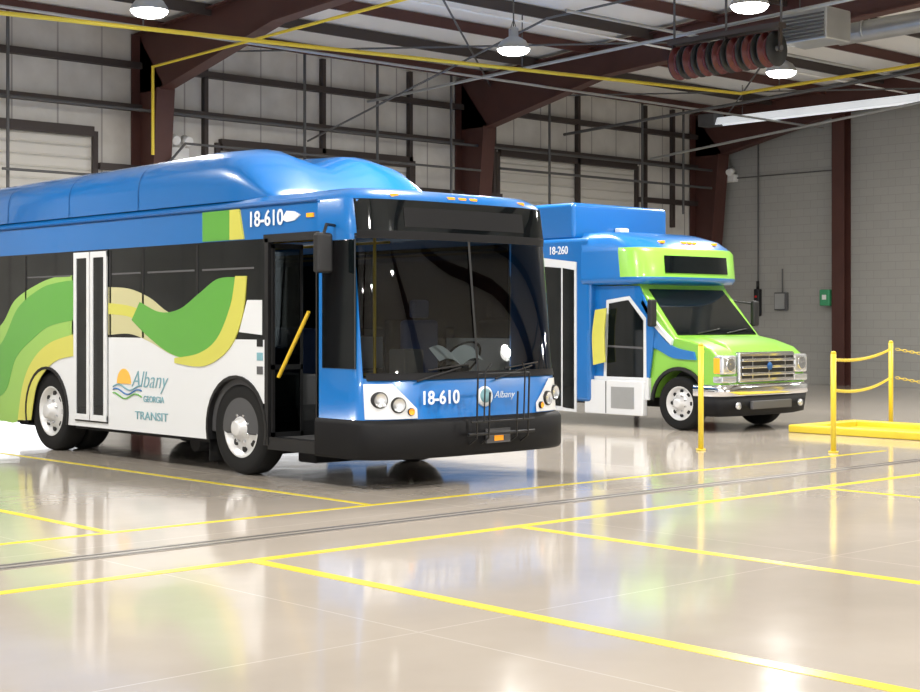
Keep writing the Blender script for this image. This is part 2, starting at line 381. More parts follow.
LAMPS = [(11.5, 19.0), (17.5, 17.7), (17.5, 13.0), (22.6, 16.1), (11.5, 12.5), (5.5, 17.5), (5.5, 9.5), (11.5, 6), (18, 6), (0, 3), (6, 1), (-1, 12), (25, 9), (13, -1), (29.3, 11)]  # the out-of-view lamps include some added to brighten the right wall
for i, (x, y) in enumerate(LAMPS):
    l = root("pendant_lamp", (x, y, 6.0))
    lathe("shade", (x, y, 6.0), (0, 0, 1), [(.27, 0, 0), (.26, .05, 0), (.20, .14, 0), (.10, .2, 0), (.08, .21, 0), (.08, .34, 0), (.03, .37, 0), (.001, .37, 0)], [GALV], l, 28)
    lathe("lens", (x, y, 6.0), (0, 0, -1), [(.262, -.02, 0), (.25, .03, 0), (.20, .07, 0), (.10, .095, 0), (.001, .10, 0)], [LAMPM], l, 28)
    cyl("rod", (x, y, 6.36), (x, y, roofz(y)), .012, CONDUIT, l, 8)
    tube("hook_guard", [(x-.08, y, 6.3), (x, y, 6.5), (x+.08, y, 6.3)], .008, CONDUIT, l)
    ld = bpy.data.lights.new("lamp_light", 'AREA'); ld.shape = 'DISK'; ld.size = .5; ld.energy = 360; ld.color = (1, .97, .92)
    lo = bpy.data.objects.new("lamp_light", ld); lo.location = (x, y, 5.88); COL.objects.link(lo); attach(lo, l)

th = root("tube_heater", (30, 18, 6.5))
prism("reflector", [(29.85, 6.36), (29.93, 6.52), (30.07, 6.52), (30.15, 6.36), (30.16, 6.37), (30.08, 6.54), (29.92, 6.54), (29.84, 6.37)], 'Y', 10, 23.4, TUBEM, th)
tube("burner_tube", [(30, 10, 6.43), (30, 23.3, 6.43)], .05, TUBEM, th)
box("burner_box", (29.8, 23.2, 6.35), (30.2, 23.7, 6.65), GREYP, th, .02)
for i, y in enumerate((12, 17, 22.5)): tube("hanger_%d" % i, [(30, y, 6.54), (30, y, roofz(y))], .01, CONDUIT, th)
ad = root("air_duct", (25, 12, 7.1))
tube("duct", [(25.2, 9, 7.15), (25.2, 16.6, 7.05)], .2, GALV, ad, 6)
for i, y in enumerate((10, 12, 14, 16)):
    lathe("band_%d" % i, (25.2, y, 7.09), (0, 1, 0), [(.2, 0, 0), (.22, 0, 0), (.22, .05, 0), (.2, .05, 0)], [GALV], ad, 24)
    tube("strap_%d" % i, [(25.2, y, 7.2), (25.2, y, roofz(y))], .012, CONDUIT, ad)
hr = root("hose_reel_bank", (20.2, 15.4, 5.9))
REDH = mat("reel_red", (.10, .008, .008), .4)
for i in range(7):
    y = 14.4+i*.30
    lathe("reel_%d" % i, (20.1, y, 5.9), (0, 1, 0), [(.05, 0, 0), (.28, 0, 0), (.28, .02, 0), (.2, .03, 1), (.2, .17, 1), (.28, .18, 0), (.28, .2, 0), (.05, .2, 0)], [BLK, REDH], hr, 24)
    tube("hose_%d" % i, [(20.1+.22*math.cos(a), y+.05+.006*k, 5.9+.22*math.sin(a)) for k, a in enumerate([j*math.pi/6 for j in range(13)])], .022, REDH, hr)
cyl("axle", (20.1, 14.3, 5.9), (20.1, 16.5, 5.9), .04, GREYP, hr)
box("mount_rail", (20.0, 14.3, 6.22), (20.2, 16.55, 6.30), STEELD, hr)
for i, y in enumerate((14.32, 15.4, 16.48)):
    box("bracket_%d" % i, (20.06, y, 5.85), (20.14, y+.03, 6.25), STEELD, hr); tube("hang_%d" % i, [(20.1, y, 6.3), (20.1, y, roofz(y))], .02, CONDUIT, hr)
uh = root("unit_heater", (21.1, 14.45, 6.3))
box("cabinet", (20.8, 13.95, 6.1), (21.5, 14.85, 6.62), GALV, uh, .03)
for i in range(7): box("louver_%d" % i, (20.77, 14.0, 6.14+i*.06), (20.81, 14.8, 6.165+i*.06), GREYP, uh)
for i, y in enumerate((14.1, 14.7)): tube("hanger_%d" % i, [(21.15, y, 6.6), (21.15, y, roofz(y))], .012, CONDUIT, uh)

eb = root("electrical_box", (XR-.1, 23.0, 2.0))
box("cabinet", (XR-.14, 22.85, 1.85), (XR-.002, 23.2, 2.3), GREYP, eb, .01)
box("cover", (XR-.16, 22.88, 1.88), (XR-.14, 23.17, 2.27), GALV, eb)
tube("conduit", [(XR-.06, 23.0, 2.3), (XR-.06, 23.0, 2.9)], .02, CONDUIT, eb)
pc = root("pendant_control", (XR-.1, 23.75, 2.0))
box("body", (XR-.16, 23.67, 1.7), (XR-.002, 23.83, 2.4), BLK, pc, .03)
cyl("button", (XR-.18, 23.75, 2.2), (XR-.15, 23.75, 2.2), .03, REDL, pc); cyl("cable_gland", (XR-.08, 23.75, 2.4), (XR-.08, 23.75, 2.6), .04, BLK, pc)
GRN = mat("cabinet_green", (.05, .3, .14), .5)
aed = root("first_aid_cabinet", (XR-.1, 21.6, 2.0))
box("cabinet", (XR-.36, 21.42, 1.95), (XR-.002, 21.7, 2.35), GRN, aed, .02); box("label", (XR-.365, 21.5, 2.1), (XR-.358, 21.62, 2.22), PAPER, aed)
sl = root("security_light", (XR-.16, 24.6, 5.2))
box("body", (XR-.2, 24.42, 5.2), (XR-.004, 24.78, 5.4), PAPER, sl, .02)
for k in (-.13, .13): cyl("head_%s" % k, (XR-.36, 24.6+k, 5.42), (XR-.2, 24.6+k, 5.5), .09, PAPER, sl)
for k in (-.13, .13): cyl("neck_%s" % k, (XR-.2, 24.6+k, 5.38), (XR-.22, 24.6+k, 5.48), .03, PAPER, sl)
sl = root("security_light", (15.9, YB-.25, 4.8))
box("body", (15.65, YB-.36, 4.66), (16.1, YB-.165, 4.90), PAPER, sl, .02)
for k in (-.14, .14):
    cyl("neck_%s" % k, (15.88+k, YB-.27, 4.87), (15.88+k, YB-.30, 5.0), .03, PAPER, sl); cyl("head_%s" % k, (15.88+k, YB-.48, 5.01), (15.88+k, YB-.28, 5.07), .09, PAPER, sl)

# ------------------------------------------------------------------ floor marks
MARK = mat("floor_paint_yellow", (.68, .56, .05), .25, noise=.08, nscale=6)
fmk = root("floor_markings", (10, 9, 0))
def strip(nm, a, b, m=MARK, h=.003, p=fmk): box(nm, (a[0], a[1], 0.0), (b[0], b[1], h), m, p)
strip("cross_a", (XL+1, 8.36), (24, 8.46)); strip("cross_b", (XL+1, 10.2), (16.5, 10.27))
strip("bay_1", (5.82, -4), (5.93, 8.36)); strip("bay_2", (8.31, -4), (8.41, 8.36))
strip("bay_3", (12.35, 2), (12.43, 8.36))
strip("bay_far_1", (5.82, 10.27), (5.90, 20)); strip("bay_far_2", (8.36, 10.27), (8.43, 20))
DR = mat("drain_grate", (.08, .07, .065), .5, metal=.3); DRL = mat("drain_edge", (.25, .225, .195), .4)
td = root("trench_drain", (10, 9.27, 0))
strip("edge", (XL+1, 9.17), (XR-.5, 9.37), DRL, .004, td); strip("groove_a", (XL+1, 9.19), (XR-.5, 9.24), DR, .006, td); strip("groove_b", (XL+1, 9.30), (XR-.5, 9.35), DR, .006, td)

posts = [(14.9, 11.8, 1.29), (15.8, 10.5, 1.2), (20.0, 12.3, 1.27)]
for (x, y, h) in posts:
    p = root("barrier_post", (x, y, 0))
    cyl("tube", (x, y, 0.01), (x, y, h), .034, SAFETY, p, 20); cyl("cap", (x, y, h), (x, y, h+.025), .038, SAFETY, p, 20, .02)
    cyl("base", (x, y, 0), (x, y, .02), .06, SAFETY, p, 24)
    tube("eye", [(x+.04+.02*math.cos(a), y, h-.08+.02*math.sin(a)) for a in [j*math.pi/5 for j in range(10)]], .005, SAFETY, p, 1, True)
def chain(name, p, q, sag, par):
    p = Vector(p); q = Vector(q); L = (q-p).length; n = int(L/.05); v = []; f = []
    for i in range(n):
        t = (i+.5)/n; c = p.lerp(q, t); c.z -= sag*4*t*(1-t)
        d = (q-p).copy(); d.z -= sag*4*(1-2*t); d.normalize()
        s = d.cross(Vector((0,0,1))).normalized(); up = s.cross(d); w = s if i % 2 else up; o = up if i % 2 else s
        b0 = len(v); N, M = 10, 5
        for a in range(N):
            A = 2*math.pi*a/N; cc = c + d*.034*math.cos(A) + w*.018*math.sin(A); rad = (d*math.cos(A)+w*math.sin(A)).normalized()
            for e in range(M):
                E = 2*math.pi*e/M; v.append(cc + rad*.005*math.cos(E) + o*.005*math.sin(E))
        for a in range(N):
            for e in range(M):
                a2 = (a+1) % N; e2 = (e+1) % M
                f.append((b0+a*M+e, b0+a2*M+e, b0+a2*M+e2, b0+a*M+e2))
    mesh_obj(name, v, f, SAFETY, par, smooth=True)
bc = root("barrier_chain", (18, 11.4, 1))
chain("span_upper", (15.87, 10.53, 1.12), (19.94, 12.27, 1.17), .06, bc)
chain("span_lower", (15.87, 10.53, .75), (19.94, 12.27, .75), .08, bc)
bc2 = root("barrier_chain", (20.8, 10.4, 1))
chain("span_upper", (20.03, 12.23, 1.17), (21.5, 8.5, 1.17), .2, bc2)
chain("span_lower", (20.03, 12.23, .75), (21.5, 8.5, .75), .2, bc2)
p = root("barrier_post", (21.52, 8.44, 0)); cyl("tube", (21.52, 8.44, .01), (21.52, 8.44, 1.27), .034, SAFETY, p, 20); cyl("base", (21.52, 8.44, 0), (21.52, 8.44, .02), .06, SAFETY, p, 24)
cu = root("lift_pit_curb", (18.9, 11, 0))
box("curb_side", (18.2, 9.5, 0), (18.42, 12.85, .11), SAFETY, cu, .02)
box("curb_far", (18.42, 12.65, 0), (19.65, 12.85, .11), SAFETY, cu, .02)
box("curb_side_b", (19.65, 9.5, 0), (19.85, 12.85, .11), SAFETY, cu, .02)
box("ramp_plate", (18.42, 9.5, 0), (19.65, 12.65, .03), SAFETY, cu)

# ------------------------------------------------------------------ transit bus
bus = root("transit_bus", (10.3, 15.5, 0))
XC, HW, XS, XE = 10.3, 1.3, 9.0, 11.6
YD0, YD1, YR = 11.79, 12.62, 19.9
PB = 3.2
lv = [(.285, 11.7, .5, .0, YD0), (.29, 10.83, 1.33, .45, YD0), (.32, 10.80, 1.34, .45, YD0), (.61, 10.80, 1.34, .45, YD0), (.65, 10.84, 1.33, .45, YD0),
      (.66, 10.88, 1.31, .42, YD0), (1.05, 10.91, 1.31, .42, YD0), (1.06, 10.92, 1.31, .42, YD0), (2.40, 11.06, 1.31, .40, YD0), (2.42, 11.06, 1.31, .40, YD0),
      (2.74, 11.10, 1.3, .38, YD0), (2.80, 11.14, 1.27, .38, YD0), (2.86, 11.25, 1.18, .33, YD0), (2.9, YD0, .001, .0, YD0)]
def cm(L, u):
    if L < 5: return 1
    if L == 7 and abs(u) < .965: return 2
    if L in (6, 8): return 1 if abs(u) < .965 else 0
    return 0
front_loft("front_shell", XC, lv, cm, [BLUE, BLKM, GLASS], bus, 40, PB)
FRP = [(l[0], l[1], l[2], l[3]) for l in lv[1:]]
def fy(x, z):
    for a, b in zip(FRP, FRP[1:]):
        if a[0] <= z <= b[0]:
            t = (z-a[0])/(b[0]-a[0]+1e-9)
            return front_y(x, XC, a[1]+(b[1]-a[1])*t, a[2]+(b[2]-a[2])*t+.003, a[3], PB)
    return 11.0
def patch(name, xs, zlo, zhi, m, off=.012, parent=bus):
    v = []; n = len(xs)
    for x in xs:
        a = zlo(x) if callable(zlo) else zlo; b = zhi(x) if callable(zhi) else zhi
        for k in range(4):
            z = a+(b-a)*k/3; v.append((x, fy(x, z)-off, z))
    f = [(i*4+k, (i+1)*4+k, (i+1)*4+k+1, i*4+k+1) for i in range(n-1) for k in range(3)]
    return mesh_obj(name, v, f, m, parent, smooth=True, recalc=False)
lin = lambda a, b, n: [a+(b-a)*i/(n-1) for i in range(n)]
patch("destination_sign", lin(9.04, 11.56, 36), 2.43, 2.75, BLKG)
patch("sign_display", lin(9.5, 11.1, 20), 2.49, 2.68, BLKM, .016)
patch("windshield_divider", lin(10.285, 10.315, 3), 1.06, 2.40, BLK, .01)
patch("windshield_lower_gasket", lin(9.04, 11.56, 36), 1.03, 1.10, BLKM, .014)
patch("windshield_upper_gasket", lin(9.04, 11.56, 36), 2.37, 2.45, BLKM, .013)
for s in (-1, 1):
    nm = "l" if s < 0 else "r"
    xs = lin(XC+s*1.28, XC+s*.80, 18)
    if s > 0: xs = xs[::-1]
    patch("headlight_panel_"+nm, xs, .67, lambda x: 1.0-.30*max(0, (1.05-abs(x-XC)))/.25*.8, WHITE, .014)
    for k, (dx, dz, r) in enumerate(((1.17, .85, .078), (1.0, .80, .075), (.87, .735, .035))):
        x = XC+s*dx; y = fy(x, dz)
        lathe("lamp_%s_%d" % (nm, k), (x, y-.0, dz), (s*.25, -1, 0), [(r, -.02, 0), (r, .035, 0), (r*.85, .04, 1), (r*.8, .03, 1), (.001, .035, 1)], [BLK, HEADL if k < 2 else AMBER], bus, 24)
for i, x in enumerate((9.45, 10.15, 10.3, 10.45, 11.15)):
    box("marker_%d" % i, (x-.05, fy(x, 2.80)-.01, 2.77), (x+.05, fy(x, 2.80)+.05, 2.81), AMBER, bus, .01)
box("number_plate", (10.28, 10.765, .40), (10.6, 10.785, .54), GREYP, bus); box("plate_lamp", (10.38, 10.76, .42), (10.5, 10.765, .47), AMBER, bus)
text("fleet_number_front", "18-610", (9.52, fy(9.7, .82)-.03, .80), .18, LETTER, '-Y', bus, sx=.98, off=.003)
lathe("front_logo_disc", (10.36, 10.89, .85), (0, -1, 0), [(.10, 0, 0), (.10, .02, 0), (.001, .02, 0)], [LETTER], bus, 24)
lathe("front_logo_inner", (10.36, 10.88, .86), (0, -1, 0), [(.07, 0, 0), (.07, .02, 0), (.001, .02, 0)], [TEAL], bus, 24)
text("front_logo_name", "Albany", (10.48, 10.87, .83), .10, LETTER, '-Y', bus, shear=.3, off=-.002)
for i, (x0, x1) in enumerate(((9.5, 10.15), (10.5, 11.15))):
    tube("wiper_arm_%d" % i, [(x0, fy(x0, 1.0)-.03, 1.02), (x1-.1, fy(x1-.1, 1.15)-.04, 1.14)], .009, BLK, bus)
    tube("wiper_blade_%d" % i, [(x0+.15, fy(x0+.15, 1.12)-.03, 1.12), (x1, fy(x1, 1.17)-.035, 1.17)], .008, BLK, bus)
for i, x in enumerate((10.08, 10.24, 10.62, 10.78)):
    tube("rack_upright_%d" % i, [(x, 10.80, .40), (x, 10.70, .46), (x, 10.68, 1.08 if i in (0, 3) else .9)], .010, BLK, bus)
tube("rack_top", [(10.08, 10.68, 1.08), (10.78, 10.68, 1.08)], .010, BLK, bus); tube("rack_mid", [(10.0, 10.69, .62), (10.86, 10.69, .62)], .010, BLK, bus)
tube("rack_low", [(9.98, 10.71, .50), (10.88, 10.71, .50)], .016, BLK, bus)
tube("rack_hook_a", [(10.16, 10.68, .62), (10.16, 10.66, 1.1), (10.22, 10.64, 1.18)], .008, BLK, bus); tube("rack_hook_b", [(10.7, 10.68, .62), (10.7, 10.66, 1.1), (10.64, 10.64, 1.18)], .008, BLK, bus)
prof = [(9.0, 2.42), (9.0, 2.74), (9.03, 2.80), (9.12, 2.86), (10.3, 2.9), (11.48, 2.86), (11.57, 2.80), (11.6, 2.74), (11.6, 2.42), (11.55, 2.42), (11.55, 2.72), (11.4, 2.78), (9.2, 2.78), (9.05, 2.72), (9.05, 2.42)]
prism("roof_shell", prof, 'Y', YD0, YR, BLUE, bus)
box("headliner", (9.06, 11.5, 2.70), (11.54, YR-.1, 2.72), INTER, bus)
def fair_section(y, h, inset, n=26):
    out = []; z0 = 2.84
    for i in range(n+1):
        th = math.pi*i/n; c = math.cos(th); s = max(0.0, math.sin(th)); e = 2/4.0
        x = XC - math.copysign(abs(c)**e, c)*(1.24-inset); z = z0 + h*(s**e)
        z -= .13*h/.6*math.exp(-((x-XC)/.30)**2)*max(0, 1-max(0, y-13.6)/1.5)
        out.append((x, y, z))
    return out
secs = [(12.70, .02, .10), (12.85, .14, .06), (13.05, .34, .03), (13.3, .52, .01), (13.6, .62, 0), (14.2, .64, 0), (15.2, .62, 0), (19.7, .57, 0), (19.88, .5, .05)]
rows = [fair_section(*s) for s in secs]; n = len(rows[0]); v = [q for r in rows for q in r]
f = [(a*n+i, a*n+i+1, (a+1)*n+i+1, (a+1)*n+i) for a in range(len(rows)-1) for i in range(n-1)]
f.append(tuple(range(n))); f.append(tuple((len(rows)-1)*n+i for i in range(n)))
mesh_obj("roof_fairing", v, f, BLUE, bus, smooth=True)
for i, (y, h) in enumerate(((15.2, .62), (16.8, .602), (18.4, .585))):
    rr = [fair_section(y, h+.004, -.004), fair_section(y+.02, h+.004, -.004)]
    mesh_obj("fairing_seam_%d" % i, rr[0]+rr[1], [(k, k+1, n+k+1, n+k) for k in range(n-1)], SEAM, bus, smooth=True)
tube("roof_gutter", [(8.985, YD0, 2.76), (8.985, YR, 2.76)], .012, SEAM, bus)
WF, WR, WZ, AR = 13.17, 17.25, .48, .55
def skirt(nm, x0, x1, ystart):
    pts = [(ystart, 1.4), (YR, 1.4), (YR, .34)]
    pts += arch_arc(WR, WZ, AR, .34)
    a2 = [q for q in arch_arc(WF, WZ, AR, .34) if q[0] > ystart+.001]
    pts += a2
    if a2[-1][0]-ystart > .1: pts += [(ystart, .34)]
    else: pts += [(ystart, a2[-1][1])]
    prism(nm, pts, 'X', x0, x1, WHITE, bus)
skirt("skirt_curb_side", 9.0, 9.05, YD1+.02); skirt("skirt_road_side", 11.55, 11.6, YD0)
for s, xs in ((-1, 9.0), (1, 11.6)):
    for nm, cy in (("front", WF), ("rear", WR)):
        arc = arch_arc(cy, WZ, AR, .34, 18); inn = arch_arc(cy, WZ, AR-.035, .34, 18)
        prism("arch_trim_%s_%d" % (nm, s), arc+inn[::-1], 'X', xs-.015 if s < 0 else xs-.04, xs+.04 if s < 0 else xs+.015, BLK, bus)
        w0, w1 = (9.05, 9.65) if s < 0 else (10.95, 11.55)
        o2 = arch_arc(cy, WZ, AR+.02, .34, 18); prism("wheel_well_%s_%d" % (nm, s), o2+arc[::-1], 'X', w0, w1, BLK, bus)
        wheel("wheel_%s_%d" % (nm, s), (9.04 if s < 0 else 11.56, cy, WZ), s, .48, bus, dual=(nm == "rear"))
box("chassis", (9.7, 11.2, .28), (10.9, 19.7, .44), BLKM, bus); box("axle_front", (9.3, WF-.06, .42), (11.3, WF+.06, .54), BLK, bus); box("axle_rear", (9.3, WR-.08, .4), (11.3, WR+.08, .56), BLK, bus)
# black blocks added under the bus to keep its floor reflection dark
box("reflection_blocker_mid", (9.06, 13.75, .30), (11.54, 16.65, .36), BLKM, bus); box("reflection_blocker_rear", (9.06, 17.85, .30), (11.54, 19.8, .36), BLKM, bus)
box("reflection_blocker_front", (9.25, 12.15, .17), (11.35, 12.45, .30), BLKM, bus, .02)
box("reflection_blocker_beam", (9.4, 13.0, .20), (11.2, 13.3, .42), BLKM, bus, .02)
for i, x in enumerate((9.55, 10.3, 11.05)): cyl("reflection_blocker_cyl_%d" % i, (x-.32, 14.3, .26), (x+.32, 14.3, .26), .10, BLKM, bus, 20)
for i, x in enumerate((9.07, 11.22)): box("reflection_blocker_flap_%d" % i, (x, 13.76, .10), (x+.3, 13.78, .40), RUB, bus)
box("reflection_blocker_tail", (9.7, 18.2, .18), (10.9, 19.4, .32), BLKM, bus, .03)
box("rear_panel", (9.0, YR-.05, .34), (11.6, YR, 2.8), BLUE, bus)
box("window_band_curb", (9.0, YD1+.02, 1.4), (9.03, YR, 2.42), BLKG, bus); box("window_band_road", (11.57, YD0, 1.4), (11.6, YR, 2.42), BLKG, bus)
for i, y in enumerate((13.9, 15.0, 15.72, 16.6, 17.8, 19.0)):
    box("window_divider_%d" % i, (8.996, y-.02, 1.4), (9.0, y+.02, 2.4), BLK, bus)
for i, (a, b) in enumerate(((12.85, 13.8), (13.95, 14.9), (15.05, 15.68), (16.65, 17.75))):
    box("window_vent_%d" % i, (8.994, a, 2.12), (9.0, b, 2.14), GREYP, bus)
box("quarter_window", (8.98, 11.20, 1.14), (9.0, 11.70, 2.36), BLKG, bus, .003)
box("door_header", (8.99, YD0-.04, 2.38), (9.05, YD1+.06, 2.46), BLK, bus)
box("door_post_f", (8.99, YD0-.03, .34), (9.06, YD0+.02, 2.4), BLK, bus); box("door_post_r", (8.99, YD1-.02, .34), (9.06, YD1+.04, 2.42), BLK, bus)
for nm, y in (("f", YD0+.03), ("r", YD1-.06)):
    for k, (a, b) in enumerate(((9.02, 9.05), (9.37, 9.40))): box("leaf_%s_stile_%d" % (nm, k), (a, y, .42), (b, y+.03, 2.36), BLK, bus)
    for k, z in enumerate((.42, 1.1, 2.32)): box("leaf_%s_rail_%d" % (nm, k), (9.02, y, z), (9.40, y+.03, z+.05), BLK, bus)
    box("leaf_%s_glass" % nm, (9.05, y+.012, .45), (9.37, y+.018, 2.33), GLASS, bus)
tube("door_handrail", [(9.05, 12.0, 1.68), (9.05, 12.5, 1.03)], .02, HANDY, bus)
tube("stanchion_a", [(9.75, 12.62, .42), (9.75, 12.62, 2.7)], .015, GREYP, bus); tube("stanchion_b", [(10.5, 12.75, .42), (10.5, 12.75, 2.7)], .018, HANDY, bus)
tube("stanchion_c", [(10.65, 12.4, 1.0), (10.65, 13.1, 1.0)], .018, HANDY, bus)
for s in (-1, 1): tube("ceiling_rail_%d" % s, [(XC+s*.45, 12.8, 2.45), (XC+s*.45, 19.4, 2.45)], .016, HANDY, bus)
box("interior_floor", (9.06, 11.2, .38), (11.54, 12.6, .42), INTER, bus); box("interior_floor_rear", (9.66, 12.6, .39), (10.94, YR-.1, .43), INTER, bus)
box("step_edge", (9.0, YD0, .30), (9.1, YD1, .425), BLK, bus)
box("wheelhouse_l", (9.05, 12.66, .42), (9.66, 13.75, 1.04), INTER, bus, .02); box("wheelhouse_r", (10.94, 12.66, .42), (11.54, 13.75, 1.04), INTER, bus, .02)
box("interior_bulkhead", (9.05, 19.6, .42), (11.55, 19.7, 2.69), INTER, bus)
prism("dashboard", [(11.2, .5), (11.12, 1.02), (11.35, 1.08), (11.65, 1.0), (11.75, .8), (11.65, .5)], 'X', 9.55, 11.4, BLK, bus, .02)
v = []
for sx in (-1, 1):
    for k in range(6):
        t = k/5; x = 10.42+sx*.30*t; z = 1.14+.05*math.sin(t*math.pi)+.05*t
        v += [(x, 11.28, z), (x, 11.44, z+.13)]
mesh_obj("reflection_sheet", v, [(s*12+2*k, s*12+2*k+2, s*12+2*k+3, s*12+2*k+1) for s in (0, 1) for k in range(5)], LETTER, bus, smooth=True)  # white sheet modelled to stand in for a bright windshield reflection
box("reflection_sheet_stand", (10.3, 11.3, 1.04), (10.54, 11.42, 1.15), BLK, bus)  # made-up stand under the reflection sheet
lathe("steering_wheel", (10.98, 11.9, 1.18), (0, .75, .6), [(.23, 0, 0), (.245, .015, 0), (.26, 0, 0), (.245, -.015, 0), (.23, 0, 0)], [BLK], bus, 30)
tube("steering_column", [(10.98, 11.9, 1.18), (10.98, 11.65, .8)], .03, BLK, bus); tube("steering_spoke", [(10.75, 11.9, 1.18), (11.21, 11.9, 1.18)], .015, BLK, bus)
box("driver_seat_base", (10.78, 12.15, .42), (11.2, 12.55, .75), BLK, bus); box("driver_seat_cushion", (10.73, 12.1, .75), (11.25, 12.6, .9), SEAT, bus, .04)
box("driver_seat_back", (10.75, 12.52, .9), (11.23, 12.64, 1.6), SEAT, bus, .04); box("driver_headrest", (10.87, 12.54, 1.62), (11.11, 12.62, 1.82), SEAT, bus, .03)
box("farebox", (10.15, 11.85, .42), (10.42, 12.1, 1.3), GREYP, bus, .02); box("driver_partition", (10.6, 12.7, .42), (11.5, 12.73, 1.6), BLKG, bus)
for r in range(6):
    y = 13.9+r*.85
    for s, x in (("l", 9.12), ("r", 10.72)):
        box("seat_%s%d_cushion" % (s, r), (x, y, .82), (x+.8, y+.42, .9), SEAT, bus, .02); box("seat_%s%d_back" % (s, r), (x, y+.42, .85), (x+.8, y+.48, 1.5), SEAT, bus, .02)
        box("seat_%s%d_leg" % (s, r), (x+.3, y+.1, .43), (x+.4, y+.2, .82), GREYP, bus)
for i, x in enumerate((9.75, 10.85)):
    box("added_glow_strip_%d" % i, (x-.04, 13.2, 2.66), (x+.04, 19.2, 2.69), GLOWSTRIP, bus)  # added glow strips that brighten the bus interior
tube("mirror_arm_curb", [(9.05, 11.55, 2.50), (8.82, 11.42, 2.50), (8.76, 11.4, 2.38)], .016, BLK, bus)
box("mirror_curb", (8.68, 11.36, 2.04), (8.86, 11.46, 2.42), BLK, bus, .03)
box("mirror_curb_glass", (8.70, 11.462, 2.06), (8.84, 11.466, 2.40), CHROME, bus)
dy0, dy1 = 15.77, 16.54
box("rear_door_recess", (8.993, dy0, .40), (9.02, dy1, 2.42), BLK, bus)
mid = (dy0+dy1)/2
for i, (a, b) in enumerate(((dy0, mid-.01), (mid+.01, dy1))):
    for k, (p, q) in enumerate(((a, a+.065), (b-.065, b))): box("rear_door_%d_stile_%d" % (i, k), (8.97, p, .42), (8.993, q, 2.40), WHITE, bus, .004)
    for k, z in enumerate((.42, 2.33)): box("rear_door_%d_rail_%d" % (i, k), (8.972, a, z), (8.993, b, z+.07), WHITE, bus, .004)
    box("rear_door_%d_glass" % i, (8.982, a+.065, .49), (8.99, b-.065, 2.33), BLKG, bus)
def band(nm, top, bot, m, off, X=9.0, par=None, smoothit=True):
    t = catmull(top) if smoothit else top; b = catmull(bot) if smoothit else bot
    return prism(nm, SS(t+b[::-1], X), 'X', X-off, X, m, par or bus)
band("graphic_rear_lime", [(-40, 420), (-30, 345), (0, 326), (15, 300), (38, 284), (56, 277), (74.5, 275)], [(-40, 421), (0, 421), (18, 420), (24, 385), (34, 360), (50, 347), (74.5, 338)], LIMES, .004)
band("graphic_rear_green", [(-38, 400), (-28, 360), (0, 345), (18, 308), (40, 289), (56, 283), (74.5, 280)], [(-38, 401), (-10, 400), (6, 390), (16, 358), (34, 338), (50, 326), (74.5, 320)], GREEN, .007)
band("graphic_rear_yellow", [(18, 420), (23, 385), (33, 360), (50, 343), (74.5, 334)], [(31, 420), (36, 388), (46, 370), (58, 360), (74.5, 356)], YEL, .010)
band("graphic_mid_cream", [(108.5, 287), (130, 289), (150, 298), (168, 312), (190, 320)], [(108.5, 335), (130, 334), (150, 342), (170, 354), (190, 360)], CREAM, .004)
band("graphic_mid_lime", [(108.5, 303), (130, 306), (150, 314), (170, 326), (195, 335)], [(108.5, 314), (130, 317), (150, 328), (170, 343), (195, 356)], YEL, .007)
band("graphic_mid_green", [(140, 302), (160, 312), (180, 309), (200, 293), (218, 279), (237, 277)], [(132, 320), (150, 338), (172, 354), (195, 358), (220, 342), (237, 277)], GREEN, .010)
band("graphic_mid_yellow", [(175, 358), (200, 353), (218, 338), (231, 306), (236, 276)], [(175, 363), (205, 366), (230, 348), (243, 315), (247, 276)], YEL, .013)
band("graphic_front_white", [(247.2, 300), (262, 300)], [(239, 332), (262, 335)], WHITE, .004, smoothit=False)
prism("graphic_roof_green", [(13.27, 2.43), (13.78, 2.43), (13.78, 2.74), (13.27, 2.74)], 'X', 8.984, 9.0, GREEN, bus)
prism("graphic_roof_lime", [(13.02, 2.43), (13.27, 2.43), (13.27, 2.74), (13.10, 2.74)], 'X', 8.982, 9.0, YEL, bus)
text("fleet_number_side", "18-610", (8.985, 12.94, 2.55), .22, LETTER, '-X', bus, sx=.98, off=.003)
prism("side_leaf", [(12.36, 2.60), (12.28, 2.68), (12.16, 2.67), (12.06, 2.63), (12.16, 2.58), (12.28, 2.57)], 'X', 8.985, 9.0, LETTER, bus)
box("side_marker", (8.98, 11.85, 2.60), (9.0, 11.95, 2.64), AMBER, bus)
ly, lz = S(124, 381)
sunp = [(ly+.15*math.cos(a), lz-.03+.17*math.sin(a)) for a in [math.pi*k/14 for k in range(15)]]
prism("logo_sun", sunp, 'X', 8.99, 9.0, ORANGE, bus)
for k in range(3):
    tube("logo_wave_%d" % k, [(8.995, ly+.24-.62*t/16, lz-.07-.05*k+.03*math.sin(t*.5+k*.7)) for t in range(17)], .009, (TEAL, BLUE, GREEN)[k], bus, 1)
text("logo_name", "Albany", (8.995, ly-.16, lz-.06), .27, TEAL, '-X', bus, shear=.35, off=-.004)
text("logo_tag", "GEORGIA", (8.995, ly-.42, lz-.22), .10, TEAL, '-X', bus); text("logo_transit", "TRANSIT", (8.995, ly-.24, lz-.42), .13, TEAL, '-X', bus, sx=1.35)
for k in range(3): box("side_placard_%d" % k, (8.994, 12.7, 1.05+.14*k), (9.0, 12.80, 1.13+.14*k), (GREYP, TEAL, BLK)[k], bus)

